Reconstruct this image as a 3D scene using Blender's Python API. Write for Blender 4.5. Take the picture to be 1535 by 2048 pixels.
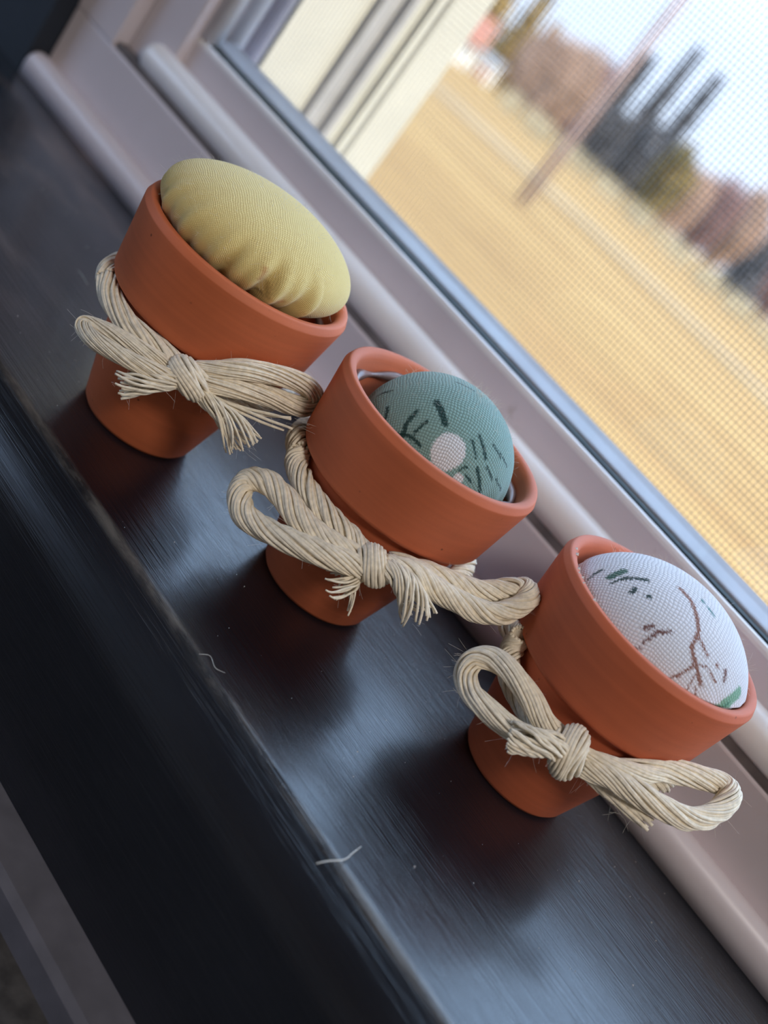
import bpy, bmesh, math, random
import numpy as np
from mathutils import Vector, Matrix

# ------------------------------------------------------------------ clear
for o in list(bpy.data.objects):
    bpy.data.objects.remove(o)
scene = bpy.context.scene
col = scene.collection
rng = random.Random(7)
nrg = np.random.default_rng(11)

# ------------------------------------------------------------------ camera
cam_d = bpy.data.cameras.new('camera')
cam = bpy.data.objects.new('camera', cam_d)
col.objects.link(cam)
CAM = Vector((0.1027, -0.24841, 0.12262))
c_r = Vector((0.57509, 0.56749, 0.58927))
c_u = Vector((-0.71102, -0.00955, 0.70311))
c_f = Vector((-0.40463, 0.82333, -0.398))
cam.matrix_world = Matrix(((c_r.x, c_u.x, -c_f.x, CAM.x), (c_r.y, c_u.y, -c_f.y, CAM.y),
                           (c_r.z, c_u.z, -c_f.z, CAM.z), (0, 0, 0, 1)))
cam_d.sensor_fit = 'VERTICAL'
cam_d.sensor_height = 36.0
cam_d.sensor_width = 27.0
cam_d.lens = 2445.5 / 2048 * 36.0
cam_d.clip_start = 0.01
cam_d.clip_end = 1000
cam_d.dof.use_dof = True
cam_d.dof.focus_distance = 0.232
cam_d.dof.aperture_fstop = 43.0 / 3.7
scene.camera = cam

# ------------------------------------------------------------------ sky, sun, added fill lamp, exposure
world = bpy.data.worlds.new('sky')
scene.world = world
world.use_nodes = True
wn = world.node_tree.nodes
wl = world.node_tree.links
wn.clear()
w_out = wn.new('ShaderNodeOutputWorld')
w_bg = wn.new('ShaderNodeBackground')
w_tc = wn.new('ShaderNodeTexCoord')
w_sep = wn.new('ShaderNodeSeparateXYZ')
w_map = wn.new('ShaderNodeMapRange')
w_map.inputs['From Min'].default_value = -0.1
w_map.inputs['From Max'].default_value = 1.0
w_ramp = wn.new('ShaderNodeValToRGB')
els = w_ramp.color_ramp.elements
els[0].position = 0.0
els[0].color = (0.285, 0.33, 0.41, 1)
els[1].position = 1.0
els[1].color = (0.76, 1.05, 1.50, 1)
for ps, cl in ((0.12, (0.30, 0.35, 0.455, 1)), (0.28, (0.52, 0.70, 1.02, 1)), (0.55, (0.70, 1.0, 1.50, 1))):
    e = els.new(ps)
    e.color = cl
wl.new(w_tc.outputs['Generated'], w_sep.inputs[0])
wl.new(w_sep.outputs['Z'], w_map.inputs['Value'])
wl.new(w_map.outputs['Result'], w_ramp.inputs['Fac'])
wl.new(w_ramp.outputs['Color'], w_bg.inputs['Color'])
w_bg.inputs['Strength'].default_value = 2.0
wl.new(w_bg.outputs[0], w_out.inputs[0])

sun_d = bpy.data.lights.new('sun', 'SUN')
sun_d.energy = 3.8
sun_d.color = (1.0, 0.86, 0.66)
sun_d.angle = math.radians(0.6)
sun = bpy.data.objects.new('sun', sun_d)
col.objects.link(sun)
sun.rotation_euler = Vector((0.88, 0.10, 0.46)).to_track_quat('Z', 'Y').to_euler()

FILL_POWER = 15.0
scene.view_settings.view_transform = 'Standard'
scene.view_settings.look = 'None'
scene.view_settings.gamma = 1.0
scene.view_settings.exposure = 1.0
scene.view_settings.use_curve_mapping = False

# ------------------------------------------------------------------ helpers
def tag(o, label=None, cat=None, group=None, kind=None):
    if label: o['label'] = label
    if cat: o['category'] = cat
    if group: o['group'] = group
    if kind: o['kind'] = kind
    return o

def mesh_obj(name, verts, faces, mat, parent=None, smooth=False, loc=None):
    me = bpy.data.meshes.new(name)
    me.from_pydata([tuple(v) for v in verts], [], [tuple(f) for f in faces])
    me.update()
    if smooth:
        me.polygons.foreach_set('use_smooth', [True] * len(me.polygons))
    if mat: me.materials.append(mat)
    o = bpy.data.objects.new(name, me)
    col.objects.link(o)
    if parent is not None: o.parent = parent
    if loc is not None: o.location = loc
    return o

def empty(name, loc):
    o = bpy.data.objects.new(name, None)
    o.empty_display_size = 0.02
    col.objects.link(o)
    o.location = loc
    return o

class MB:
    def __init__(s): s.v = []; s.f = []
    def add(s, v, f):
        n = len(s.v)
        s.v += [tuple(p) for p in v]
        s.f += [tuple(i + n for i in q) for q in f]
    def box(s, x0, x1, y0, y1, z0, z1):
        s.add([(x0,y0,z0),(x1,y0,z0),(x1,y1,z0),(x0,y1,z0),(x0,y0,z1),(x1,y0,z1),(x1,y1,z1),(x0,y1,z1)],
              [(0,3,2,1),(4,5,6,7),(0,1,5,4),(1,2,6,5),(2,3,7,6),(3,0,4,7)])
    def tube(s, pts, radii, sides=8, caps=True):
        pts = [Vector(p) for p in pts]
        n = len(pts)
        if not hasattr(radii, '__len__'): radii = [radii] * n
        t0 = (pts[1] - pts[0]).normalized()
        a = Vector((0, 0, 1)) if abs(t0.z) < .9 else Vector((1, 0, 0))
        nrm = (a - t0 * a.dot(t0)).normalized()
        base = len(s.v)
        for i in range(n):
            t = (pts[min(i+1, n-1)] - pts[max(i-1, 0)]).normalized()
            nrm = (nrm - t * nrm.dot(t)).normalized()
            b = t.cross(nrm)
            for k in range(sides):
                an = 2 * math.pi * k / sides
                s.v.append(tuple(pts[i] + (nrm * math.cos(an) + b * math.sin(an)) * radii[i]))
        for i in range(n - 1):
            for k in range(sides):
                k2 = (k + 1) % sides
                s.f.append((base + i*sides + k, base + i*sides + k2, base + (i+1)*sides + k2, base + (i+1)*sides + k))
        if caps:
            s.f.append(tuple(base + k for k in reversed(range(sides))))
            s.f.append(tuple(base + (n-1)*sides + k for k in range(sides)))
    def extrude_x(s, prof, x0, x1, seg=1):
        # closed profile of (y, z), counter-clockwise seen from +x
        n = len(prof)
        base = len(s.v)
        for j in range(seg + 1):
            x = x0 + (x1 - x0) * j / seg
            for y, z in prof: s.v.append((x, y, z))
        for j in range(seg):
            for k in range(n):
                k2 = (k + 1) % n
                s.f.append((base + j*n + k, base + j*n + k2, base + (j+1)*n + k2, base + (j+1)*n + k))
        s.f.append(tuple(base + k for k in reversed(range(n))))
        s.f.append(tuple(base + seg*n + k for k in range(n)))
    def extrude_z(s, prof, z0, z1):
        # closed profile of (x, y)
        n = len(prof)
        base = len(s.v)
        for z in (z0, z1):
            for x, y in prof: s.v.append((x, y, z))
        for k in range(n):
            k2 = (k + 1) % n
            s.f.append((base + k, base + k2, base + n + k2, base + n + k))
        s.f.append(tuple(base + k for k in reversed(range(n))))
        s.f.append(tuple(base + n + k for k in range(n)))
    def build(s, name, mat, parent=None, smooth=False, bevel=0, loc=None):
        o = mesh_obj(name, s.v, s.f, mat, parent, smooth, loc)
        if bevel:
            m = o.modifiers.new('bevel', 'BEVEL')
            m.width = bevel; m.segments = 2; m.limit_method = 'ANGLE'; m.angle_limit = math.radians(50)
        return o

def lathe(prof, n=96):
    v = []; f = []
    m = len(prof)
    for k in range(n):
        a = 2 * math.pi * k / n
        for r, z in prof: v.append((r * math.cos(a), r * math.sin(a), z))
    for k in range(n):
        k2 = (k + 1) % n
        for j in range(m - 1):
            f.append((k*m + j, k2*m + j, k2*m + j + 1, k*m + j + 1))
    return v, f

def catmull(pts, step=8):
    P = [Vector(p) for p in pts]
    P = [P[0] * 2 - P[1]] + P + [P[-1] * 2 - P[-2]]
    out = []
    for i in range(1, len(P) - 2):
        p0, p1, p2, p3 = P[i-1], P[i], P[i+1], P[i+2]
        for k in range(step):
            t = k / step
            out.append(0.5 * ((2*p1) + (-p0 + p2)*t + (2*p0 - 5*p1 + 4*p2 - p3)*t*t + (-p0 + 3*p1 - 3*p2 + p3)*t*t*t))
    out.append(P[-2].copy())
    return out

# ------------------------------------------------------------------ materials
def new_mat(name):
    m = bpy.data.materials.new(name)
    m.use_nodes = True
    nt = m.node_tree
    b = nt.nodes['Principled BSDF']
    return m, nt, b

def nd(nt, typ, **kw):
    n = nt.nodes.new(typ)
    for k, v in kw.items(): setattr(n, k, v)
    return n

def noise(nt, scale, detail=3, vec=None, mapping=None, rough=.5):
    tc = nd(nt, 'ShaderNodeTexCoord')
    src = tc.outputs['Object'] if vec is None else vec
    if mapping is not None:
        mp = nd(nt, 'ShaderNodeMapping')
        mp.inputs['Scale'].default_value = mapping
        nt.links.new(src, mp.inputs['Vector'])
        src = mp.outputs[0]
    n = nd(nt, 'ShaderNodeTexNoise')
    n.inputs['Scale'].default_value = scale
    n.inputs['Detail'].default_value = detail
    n.inputs['Roughness'].default_value = rough
    nt.links.new(src, n.inputs['Vector'])
    return n.outputs['Fac']

def ramp(nt, fac, stops):
    r = nd(nt, 'ShaderNodeValToRGB')
    e = r.color_ramp.elements
    e[0].position, e[0].color = stops[0][0], (*stops[0][1], 1)
    e[1].position, e[1].color = stops[-1][0], (*stops[-1][1], 1)
    for p, c in stops[1:-1]:
        x = e.new(p); x.color = (*c, 1)
    nt.links.new(fac, r.inputs['Fac'])
    return r.outputs['Color']

def mixc(nt, fac, a, b, blend='MIX'):
    m = nd(nt, 'ShaderNodeMix', data_type='RGBA', blend_type=blend)
    for sock, val in ((m.inputs['Factor'], fac), (m.inputs[6], a), (m.inputs[7], b)):
        if isinstance(val, (int, float)): sock.default_value = val
        elif isinstance(val, tuple): sock.default_value = (*val, 1)
        else: nt.links.new(val, sock)
    return m.outputs[2]

def bump(nt, b, height, strength, dist=0.001):
    n = nd(nt, 'ShaderNodeBump')
    n.inputs['Strength'].default_value = strength
    n.inputs['Distance'].default_value = dist
    nt.links.new(height, n.inputs['Height'])
    nt.links.new(n.outputs[0], b.inputs['Normal'])

def simple(name, c, rough=.6, var=.12, scale=8, spec=.5, metal=0):
    m, nt, b = new_mat(name)
    f = noise(nt, scale, 3)
    lo = tuple(x * (1 - var) for x in c); hi = tuple(min(1, x * (1 + var)) for x in c)
    nt.links.new(ramp(nt, f, [(.3, lo), (.7, hi)]), b.inputs['Base Color'])
    b.inputs['Roughness'].default_value = rough
    b.inputs['Specular IOR Level'].default_value = spec
    b.inputs['Metallic'].default_value = metal
    return m

def terracotta(name, c, seed):
    m, nt, b = new_mat(name)
    tc = nd(nt, 'ShaderNodeTexCoord')
    mp = nd(nt, 'ShaderNodeMapping')
    mp.inputs['Location'].default_value = (seed * .37, seed * .61, seed * .13)
    nt.links.new(tc.outputs['Object'], mp.inputs['Vector'])
    big = noise(nt, 55, 4, mp.outputs[0])
    rings = noise(nt, 1, 3, mp.outputs[0], (22, 22, 700))
    fine = noise(nt, 1400, 3, mp.outputs[0])
    base = ramp(nt, big, [(.3, tuple(x * .88 for x in c)), (.7, tuple(min(1, x * 1.1) for x in c))])
    base = mixc(nt, .12, base, ramp(nt, rings, [(.35, tuple(x * .6 for x in c)), (.65, tuple(min(1, x * 1.35) for x in c))]))
    vo = nd(nt, 'ShaderNodeTexVoronoi')
    vo.inputs['Scale'].default_value = 340
    nt.links.new(mp.outputs[0], vo.inputs['Vector'])
    pit = ramp(nt, vo.outputs['Distance'], [(.06, (1, 1, 1)), (.12, (0, 0, 0))])
    sel = ramp(nt, noise(nt, 170, 2, mp.outputs[0]), [(.60, (0, 0, 0)), (.66, (1, 1, 1))])
    pm = mixc(nt, 1.0, pit, sel, 'MULTIPLY')
    base = mixc(nt, pm, base, tuple(x * .35 for x in c))
    nt.links.new(base, b.inputs['Base Color'])
    b.inputs['Roughness'].default_value = .62
    b.inputs['Specular IOR Level'].default_value = .35
    bump(nt, b, fine, .10, .0002)
    return m

def cloth(name, pitch, dark=.72):
    """woven cotton; colour comes from the printed pattern stored on the mesh, threads from the cloth's own UV map"""
    m, nt, b = new_mat(name)
    at = nd(nt, 'ShaderNodeAttribute', attribute_name='printed')
    uv = nd(nt, 'ShaderNodeUVMap', uv_map='cloth')
    dist_n = nd(nt, 'ShaderNodeTexNoise')
    dist_n.inputs['Scale'].default_value = 3.0
    nt.links.new(uv.outputs[0], dist_n.inputs['Vector'])
    off = nd(nt, 'ShaderNodeVectorMath', operation='SCALE')
    off.inputs['Scale'].default_value = .10
    nt.links.new(dist_n.outputs['Color'], off.inputs[0])
    ad = nd(nt, 'ShaderNodeVectorMath', operation='ADD')
    nt.links.new(uv.outputs[0], ad.inputs[0]); nt.links.new(off.outputs[0], ad.inputs[1])
    sp = nd(nt, 'ShaderNodeSeparateXYZ')
    nt.links.new(ad.outputs[0], sp.inputs[0])
    outs = []
    for k in range(2):
        mu = nd(nt, 'ShaderNodeMath', operation='MULTIPLY')
        mu.inputs[1].default_value = math.pi / pitch
        nt.links.new(sp.outputs[k], mu.inputs[0])
        si = nd(nt, 'ShaderNodeMath', operation='SINE')
        nt.links.new(mu.outputs[0], si.inputs[0])
        ab = nd(nt, 'ShaderNodeMath', operation='ABSOLUTE')
        nt.links.new(si.outputs[0], ab.inputs[0])
        outs.append(ab.outputs[0])
    mul = nd(nt, 'ShaderNodeMath', operation='MULTIPLY')
    nt.links.new(outs[0], mul.inputs[0]); nt.links.new(outs[1], mul.inputs[1])
    shade = ramp(nt, mul.outputs[0], [(.02, (dark,) * 3), (.45, (1, 1, 1))])
    c = mixc(nt, 1.0, at.outputs['Color'], shade, 'MULTIPLY')
    nt.links.new(c, b.inputs['Base Color'])
    b.inputs['Roughness'].default_value = .9
    b.inputs['Specular IOR Level'].default_value = .15
    b.inputs['Sheen Weight'].default_value = .25
    bump(nt, b, mul.outputs[0], .45, .0003)
    return m

def sill_paint():
    m, nt, b = new_mat('black_sill_paint')
    tc = nd(nt, 'ShaderNodeTexCoord')
    streak = noise(nt, 1, 4, tc.outputs['Object'], (9, 900, 900), .6)
    streak2 = noise(nt, 1, 3, tc.outputs['Object'], (30, 2600, 2600), .6)
    blot = noise(nt, 22, 4, tc.outputs['Object'])
    wear = noise(nt, 1, 5, tc.outputs['Object'], (35, 120, 120), .7)
    sp = nd(nt, 'ShaderNodeSeparateXYZ')
    nt.links.new(tc.outputs['Object'], sp.inputs[0])
    # worn front arris: a band along the sill's front edge
    d = nd(nt, 'ShaderNodeMath', operation='ADD'); d.inputs[1].default_value = .0893
    nt.links.new(sp.outputs['Y'], d.inputs[0])
    ab = nd(nt, 'ShaderNodeMath', operation='ABSOLUTE'); nt.links.new(d.outputs[0], ab.inputs[0])
    band = nd(nt, 'ShaderNodeMapRange')
    band.inputs['From Min'].default_value = .0016; band.inputs['From Max'].default_value = .0004
    nt.links.new(ab.outputs[0], band.inputs['Value'])
    wm = ramp(nt, wear, [(.42, (0, 0, 0)), (.62, (1, 1, 1))])
    bm_ = nd(nt, 'ShaderNodeMath', operation='MULTIPLY')
    nt.links.new(band.outputs[0], bm_.inputs[0]); nt.links.new(wm, bm_.inputs[1])
    base = ramp(nt, blot, [(.35, (.0045, .006, .010)), (.7, (.009, .011, .016))])
    brown_patch = ramp(nt, noise(nt, 1, 3, tc.outputs['Object'], (14, 45, 20), .55), [(.50, (0, 0, 0)), (.66, (.7, .7, .7))])
    lm = nd(nt, 'ShaderNodeMapRange')      # brownish patches come in towards the far left end
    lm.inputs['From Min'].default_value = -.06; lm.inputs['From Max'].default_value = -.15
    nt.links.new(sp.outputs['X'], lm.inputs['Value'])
    sm = mixc(nt, lm.outputs[0], (0.0, 0.0, 0.0), brown_patch)
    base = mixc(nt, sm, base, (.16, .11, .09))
    base = mixc(nt, bm_.outputs[0], base, (.11, .10, .09))
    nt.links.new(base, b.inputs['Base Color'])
    rr = nd(nt, 'ShaderNodeMapRange')
    rr.inputs['To Min'].default_value = .18; rr.inputs['To Max'].default_value = .32
    nt.links.new(blot, rr.inputs['Value'])
    nt.links.new(rr.outputs[0], b.inputs['Roughness'])
    b.inputs['Specular IOR Level'].default_value = .7
    hm = nd(nt, 'ShaderNodeMath', operation='ADD')
    nt.links.new(streak, hm.inputs[0]); nt.links.new(streak2, hm.inputs[1])
    bump(nt, b, hm.outputs[0], .5, .0003)
    b.inputs['Coat Weight'].default_value = .42
    b.inputs['Coat Roughness'].default_value = .19
    b.inputs['Coat IOR'].default_value = 1.6
    return m

def vinyl(name, c, rough=.38, dirt=(.22, .17, .12)):
    m, nt, b = new_mat(name)
    f = noise(nt, 30, 4)
    base = ramp(nt, f, [(.3, tuple(x * .95 for x in c)), (.7, tuple(min(1, x * 1.04) for x in c))])
    g = ramp(nt, noise(nt, 90, 5, rough=.65), [(.66, (0, 0, 0)), (.82, (.5, .5, .5))])
    base = mixc(nt, g, base, dirt)
    nt.links.new(base, b.inputs['Base Color'])
    b.inputs['Roughness'].default_value = rough
    return m

M = {}
M['terra'] = [terracotta('terracotta_a', (.62, .160, .062), 1), terracotta('terracotta_b', (.57, .145, .060), 2), terracotta('terracotta_c', (.58, .140, .058), 3)]
M['cloth'] = [cloth('yellow_cotton', .027, .88), cloth('green_cotton', .040, .62), cloth('white_cotton', .040, .74)]
M['cord'] = simple('cotton_cord', (.88, .79, .63), .92, .14, 900, .15)
M['fibre'] = simple('cotton_fibre', (.82, .78, .70), .9, .05, 50, .2)
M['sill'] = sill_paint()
M['navy'] = simple('navy_wall_paint', (.010, .016, .026), .6, .3, 40)
M['vinyl'] = vinyl('mauve_white_vinyl', (.67, .61, .645))
M['vinyl_w'] = vinyl('white_vinyl', (.84, .82, .83), .25)
M['alu'] = simple('screen_frame_paint', (.36, .355, .38), .4, .1, 60)
M['gasket'] = simple('green_black_gasket', (.008, .022, .022), .5, .4, 200)
M['darkgap'] = simple('dark_recess', (.02, .02, .02), .8, .5, 300)
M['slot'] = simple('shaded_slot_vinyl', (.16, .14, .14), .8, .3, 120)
M['wire'] = simple('screen_wire', (.16, .16, .17), .5, .05, 10)
M['cream'] = simple('cream_exterior_paint', (.37, .355, .30), .6, .06, 40)
M['greyext'] = simple('grey_storm_track', (.26, .25, .24), .5, .12, 60)
M['plaster'] = simple('room_plaster', (.34, .31, .28), .9, .04, 4)
M['floor'] = simple('floor_boards', (.16, .10, .06), .5, .25, 5)
M['ledge'] = simple('dusty_dark_ledge', (.050, .046, .044), .75, .45, 260, .3)
M['ledge_edge'] = simple('grey_painted_strip', (.105, .10, .115), .7, .15, 160, .3)
M['glue'] = simple('clear_glue', (.20, .12, .10), .3, .3, 500, .5)
M['stuffing'] = simple('pot_inside', (.20, .07, .04), .8, .3, 200)
M['dust'] = simple('dust', (.62, .58, .54), .9, .2, 500)

def glass_mat():
    m = bpy.data.materials.new('window_glass'); m.use_nodes = True
    nt = m.node_tree; nt.nodes.clear()
    o = nd(nt, 'ShaderNodeOutputMaterial'); mx = nd(nt, 'ShaderNodeMixShader')
    t = nd(nt, 'ShaderNodeBsdfTransparent'); t.inputs[0].default_value = (.97, .985, .98, 1)
    g = nd(nt, 'ShaderNodeBsdfGlossy'); g.inputs['Roughness'].default_value = .02
    lw = nd(nt, 'ShaderNodeLayerWeight'); lw.inputs[0].default_value = .5
    pw = nd(nt, 'ShaderNodeMath', operation='POWER'); pw.inputs[1].default_value = 5.0
    fr = nd(nt, 'ShaderNodeMath', operation='MULTIPLY_ADD'); fr.inputs[1].default_value = .95; fr.inputs[2].default_value = .035
    nt.links.new(lw.outputs['Facing'], pw.inputs[0]); nt.links.new(pw.outputs[0], fr.inputs[0])
    nt.links.new(fr.outputs[0], mx.inputs[0]); nt.links.new(t.outputs[0], mx.inputs[1]); nt.links.new(g.outputs[0], mx.inputs[2])
    nt.links.new(mx.outputs[0], o.inputs[0])
    return m
M['glass'] = glass_mat()

# ------------------------------------------------------------------ room shell
WX0, WX1 = -0.2166, 0.560          # window opening
WZ1 = 0.80
YE = 0.110                         # outer face of the window wall
mb = MB()
mb.box(-1.9, WX0, .0005, YE, -.75, 1.65)
mb.box(WX1, 2.2, .0005, YE, -.75, 1.65)
mb.box(WX0, WX1, .0005, YE, WZ1, 1.65)
mb.box(WX0, WX1, .0005, YE, -.75, -.022)
tag(mb.build('wall_back', M['navy']), 'dark navy painted wall left of the window frame', kind='structure')
mb = MB(); mb.box(-1.95, -1.9, -3.0, -2.3, -.75, 1.65); mb.box(-1.95, -1.9, -.8, YE, -.75, 1.65); mb.box(-1.95, -1.9, -2.3, -.8, -.75, .05); mb.box(-1.95, -1.9, -2.3, -.8, 1.25, 1.65)  # opening added out of view to let sky light in from the left
tag(mb.build('wall_left', M['plaster']), kind='structure')
mb = MB(); mb.box(2.2, 2.25, -3.0, YE, -.75, 1.65)
tag(mb.build('wall_right', M['plaster']), kind='structure')
mb = MB(); mb.box(-1.95, 2.25, -3.05, -3.0, -.75, 1.65)
tag(mb.build('wall_front', M['plaster']), kind='structure')
mb = MB(); mb.box(-1.95, 2.25, -3.05, YE, -.80, -.75)
tag(mb.build('floor', M['floor']), kind='structure')
mb = MB(); mb.box(-1.95, 2.25, -3.05, YE, 1.65, 1.70)
tag(mb.build('ceiling', M['plaster']), kind='structure')

# sill board: flat top, worn arris, rounded nosing, cove and apron below
prof = [(.0004, -.022), (.0004, 0.0), (-.0880, 0.0), (-.0893, -.0002), (-.0905, -.0010), (-.0925, -.0022)]
r0 = .0125
for k in range(0, 13):
    a = math.radians(62 - k * 62 / 12)
    prof.append((-.0925 - r0 * math.cos(math.radians(62)) * 0 - (math.cos(a) - math.cos(math.radians(62))) * r0 , -.0022 + (math.sin(a) - math.sin(math.radians(62))) * r0))
prof += [(-.0991, -.0475), (-.0700, -.0475), (-.0700, -.022)]
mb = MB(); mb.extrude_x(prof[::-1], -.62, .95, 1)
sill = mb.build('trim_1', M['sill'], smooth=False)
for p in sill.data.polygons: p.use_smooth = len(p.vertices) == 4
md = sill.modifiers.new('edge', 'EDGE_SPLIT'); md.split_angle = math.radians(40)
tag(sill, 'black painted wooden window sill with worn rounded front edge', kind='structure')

# lower ledge in front of the apron
mb = MB(); mb.box(-.62, .95, -.205, -.0700, -.070, -.0545)
lo = mb.build('trim_2', M['ledge'])
tag(lo, 'dusty dark ledge below the black sill', kind='structure')
mb = MB(); mb.extrude_x([(-.1090, -.0545), (-.0980, -.0545), (-.0980, -.0477), (-.1075, -.0477), (-.1090, -.0490)][::1], -.62, .95)
tag(mb.build('edge_strip', M['ledge_edge'], lo), 'grey painted strip along the back of the ledge')

# ------------------------------------------------------------------ window
win = empty('window_1', ((WX0 + WX1) / 2, .02, 0))
tag(win, 'mauve-white vinyl sash window with insect screen behind the sill', kind='structure')
WL = win.location
def wpart(mb, name, mat, smooth=False, bevel=0, label=None, kind=None):
    o = mb.build(name, mat, win, smooth, bevel)
    for v in o.data.vertices: v.co -= WL
    if label: o['label'] = label
    if kind: o['kind'] = kind
    return o
def rounded(cy, cz, ry, rz, a0, a1, n=14):
    return [(cy + ry * math.cos(math.radians(a0 + (a1 - a0) * k / n)), cz + rz * math.sin(math.radians(a0 + (a1 - a0) * k / n))) for k in range(n + 1)]

# bead at the foot of the frame, with a rounded left end
def bead_mesh(prof_fn, x0, x1, rend):
    mb = MB()
    xs = [x0 + rend * (1 - math.cos(math.radians(90 * k / 8))) for k in range(9)] + [x1]
    sc = [math.sin(math.radians(90 * k / 8)) for k in range(9)] + [1]
    sc[0] = .05
    P = [prof_fn(s) for s in sc]
    n = len(P[0])
    for x, pr in zip(xs, P):
        for y, z in pr: mb.v.append((x, y, z))
    for j in range(len(xs) - 1):
        for k in range(n):
            k2 = (k + 1) % n
            mb.f.append((j*n + k, (j+1)*n + k, (j+1)*n + k2, j*n + k2))
    mb.f.append(tuple(range(n))); mb.f.append(tuple((len(xs)-1)*n + k for k in reversed(range(n))))
    return mb
def bead1(s):
    z = .0088 * (.55 + .45 * s)
    w = .0040
    pts = [(.0080, .0001), (0.0002 + w * (1 - s), .0001), (0.0002 + w * (1 - s), z - .0042)]
    pts += [(.0043 - (.0043 - .0002 - w * (1 - s)) * math.cos(math.radians(90 * k / 8)), z - .0042 + .0042 * math.sin(math.radians(90 * k / 8))) for k in range(1, 9)]
    pts += [(.0062, z - .0004), (.0075, z - .0014), (.0080, z - .0014)]
    return pts
wpart(bead_mesh(bead1, WX0 - .0015, WX1, .004), 'bottom_bead', M['vinyl'], True, label='rounded bead lying along the sill')
# outer frame: bottom rail, stiles, head
mb = MB(); mb.box(WX0, WX1, .0081, .060, .0001, .0262)
wpart(mb, 'frame_rail', M['vinyl'], bevel=.0006)
mb = MB(); mb.box(WX0, -.1946, .0079, .060, .0262, WZ1)
wpart(mb, 'frame_stile', M['vinyl'], bevel=.0006)
mb = MB(); mb.box(WX1 - .022, WX1, .0079, .060, .0262, WZ1)
wpart(mb, 'frame_stile', M['vinyl'], bevel=.0006)
mb = MB(); mb.box(-.1946, WX1 - .022, .0081, .060, WZ1 - .022, WZ1)
wpart(mb, 'frame_head', M['vinyl'], bevel=.0006)
# lower sash
SX0, SX1 = -.1940, WX1 - .0226
mb = MB(); mb.extrude_x([(.0165, .0285), (.030, .0285), (.030, .0400), (.0192, .0420), (.0183, .0436), (.0176, .0448), (.0168, .0446), (.0165, .0436)], -.1745, SX1 - .02)
wpart(mb, 'sash_rail', M['vinyl'])
mb = MB(); mb.extrude_x([(.0164, .0438), (.0182, .0440), (.0182, .0452), (.0176, .0457), (.0168, .0455), (.0164, .0448)], -.1742, SX1 - .02)
wpart(mb, 'glazing_bead', M['vinyl_w'], label='thin white lip along the sash rail')
mb = MB(); mb.box(SX0, -.1746, .0130, .030, .0275, .395)
wpart(mb, 'sash_stile', M['vinyl'], bevel=.0008)
mb = MB(); mb.box(SX1 - .02, SX1, .0130, .030, .0275, .395)
wpart(mb, 'sash_stile', M['vinyl'], bevel=.0008)
mb = MB(); mb.box(-.1746, SX1 - .02, .0130, .030, .375, .395)
wpart(mb, 'meeting_rail', M['vinyl'], bevel=.0008)
# rolled lift rail
def roll2(s):
    r = .0052 * (.25 + .75 * s)
    return [(.0130 + r * 1.0 * math.cos(math.radians(-k * 360 / 22)), .0318 + r * math.sin(math.radians(-k * 360 / 22))) for k in range(22)]
wpart(bead_mesh(roll2, -.1850, SX1 - .005, .005), 'lift_rail', M['vinyl_w'], True, label='rounded white lift rail along the sash')
# strip under the lift rail, gap shade put into its colour; gasket
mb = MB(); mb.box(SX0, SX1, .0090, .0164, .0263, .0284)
wpart(mb, 'shade_slot', M['slot'])
mb = MB(); mb.box(-.1745, SX1 - .02, .0183, .0206, .0440, .0462)
wpart(mb, 'gasket', M['gasket'], label='dark green gasket at the foot of the glass')
mb = MB(); mb.box(-.1744, SX1 - .0201, .0190, .0196, .0450, .375)
wpart(mb, 'pane', M['glass'])
# vertical beads of the left stile and track
for i, (x1, y0, y1, mt) in enumerate(((-.1698, .0165, .0225, 'vinyl_w'), (-.1702, .0262, .0310, 'vinyl_w'), (-.1705, .0352, .0395, 'vinyl'))):
    mb = MB()
    yc, ry = (y0 + y1) / 2, (y1 - y0) / 2
    pr = [(-.1765, y1), (-.1765, y0)] + [(x1 - .0022 + .0022 * math.cos(math.radians(a)), yc + ry * math.sin(math.radians(a))) for a in range(-90, 91, 15)]
    mb.extrude_z(pr, .046 if i == 0 else .030, .37 if i == 0 else WZ1)
    wpart(mb, 'track_bead', M[mt], True)
mb = MB(); mb.box(-.1946, -.1756, .0225, .0450, .0272, WZ1)
wpart(mb, 'track_back', M['vinyl'])
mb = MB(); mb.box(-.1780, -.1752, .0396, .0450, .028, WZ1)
wpart(mb, 'track_slot', M['darkgap'])  # near-black box filling the gap in the track
# insect screen in its frame
mb = MB(); mb.extrude_x([(.0207, .030), (.0290, .030), (.0290, .0482), (.0270, .0492), (.0250, .0482), (.0212, .0471), (.0207, .0468)], -.1745, SX1)
wpart(mb, 'screen_frame', M['alu'], label='blue-grey metal rail at the foot of the insect screen')
mb = MB()
pitch, hw = .0015, .000042
x = -.1740
while x < SX1:
    mb.add([(x-hw, .0330, .040), (x+hw, .0330, .040), (x+hw, .0332, .040), (x-hw, .0332, .040), (x-hw, .0330, .375), (x+hw, .0330, .375), (x+hw, .0332, .375), (x-hw, .0332, .375)],
           [(0,1,5,4),(1,2,6,5),(2,3,7,6),(3,0,4,7)])
    x += pitch
z = .0405
while z < .375:
    mb.add([(-.1745, .0332, z-hw), (SX1, .0332, z-hw), (SX1, .0334, z-hw), (-.1745, .0334, z-hw), (-.1745, .0332, z+hw), (SX1, .0332, z+hw), (SX1, .0334, z+hw), (-.1745, .0334, z+hw)],
           [(0,1,5,4),(1,2,6,5),(2,3,7,6),(3,0,4,7)])
    z += pitch
wpart(mb, 'insect_screen', M['wire'], kind='stuff')
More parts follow.
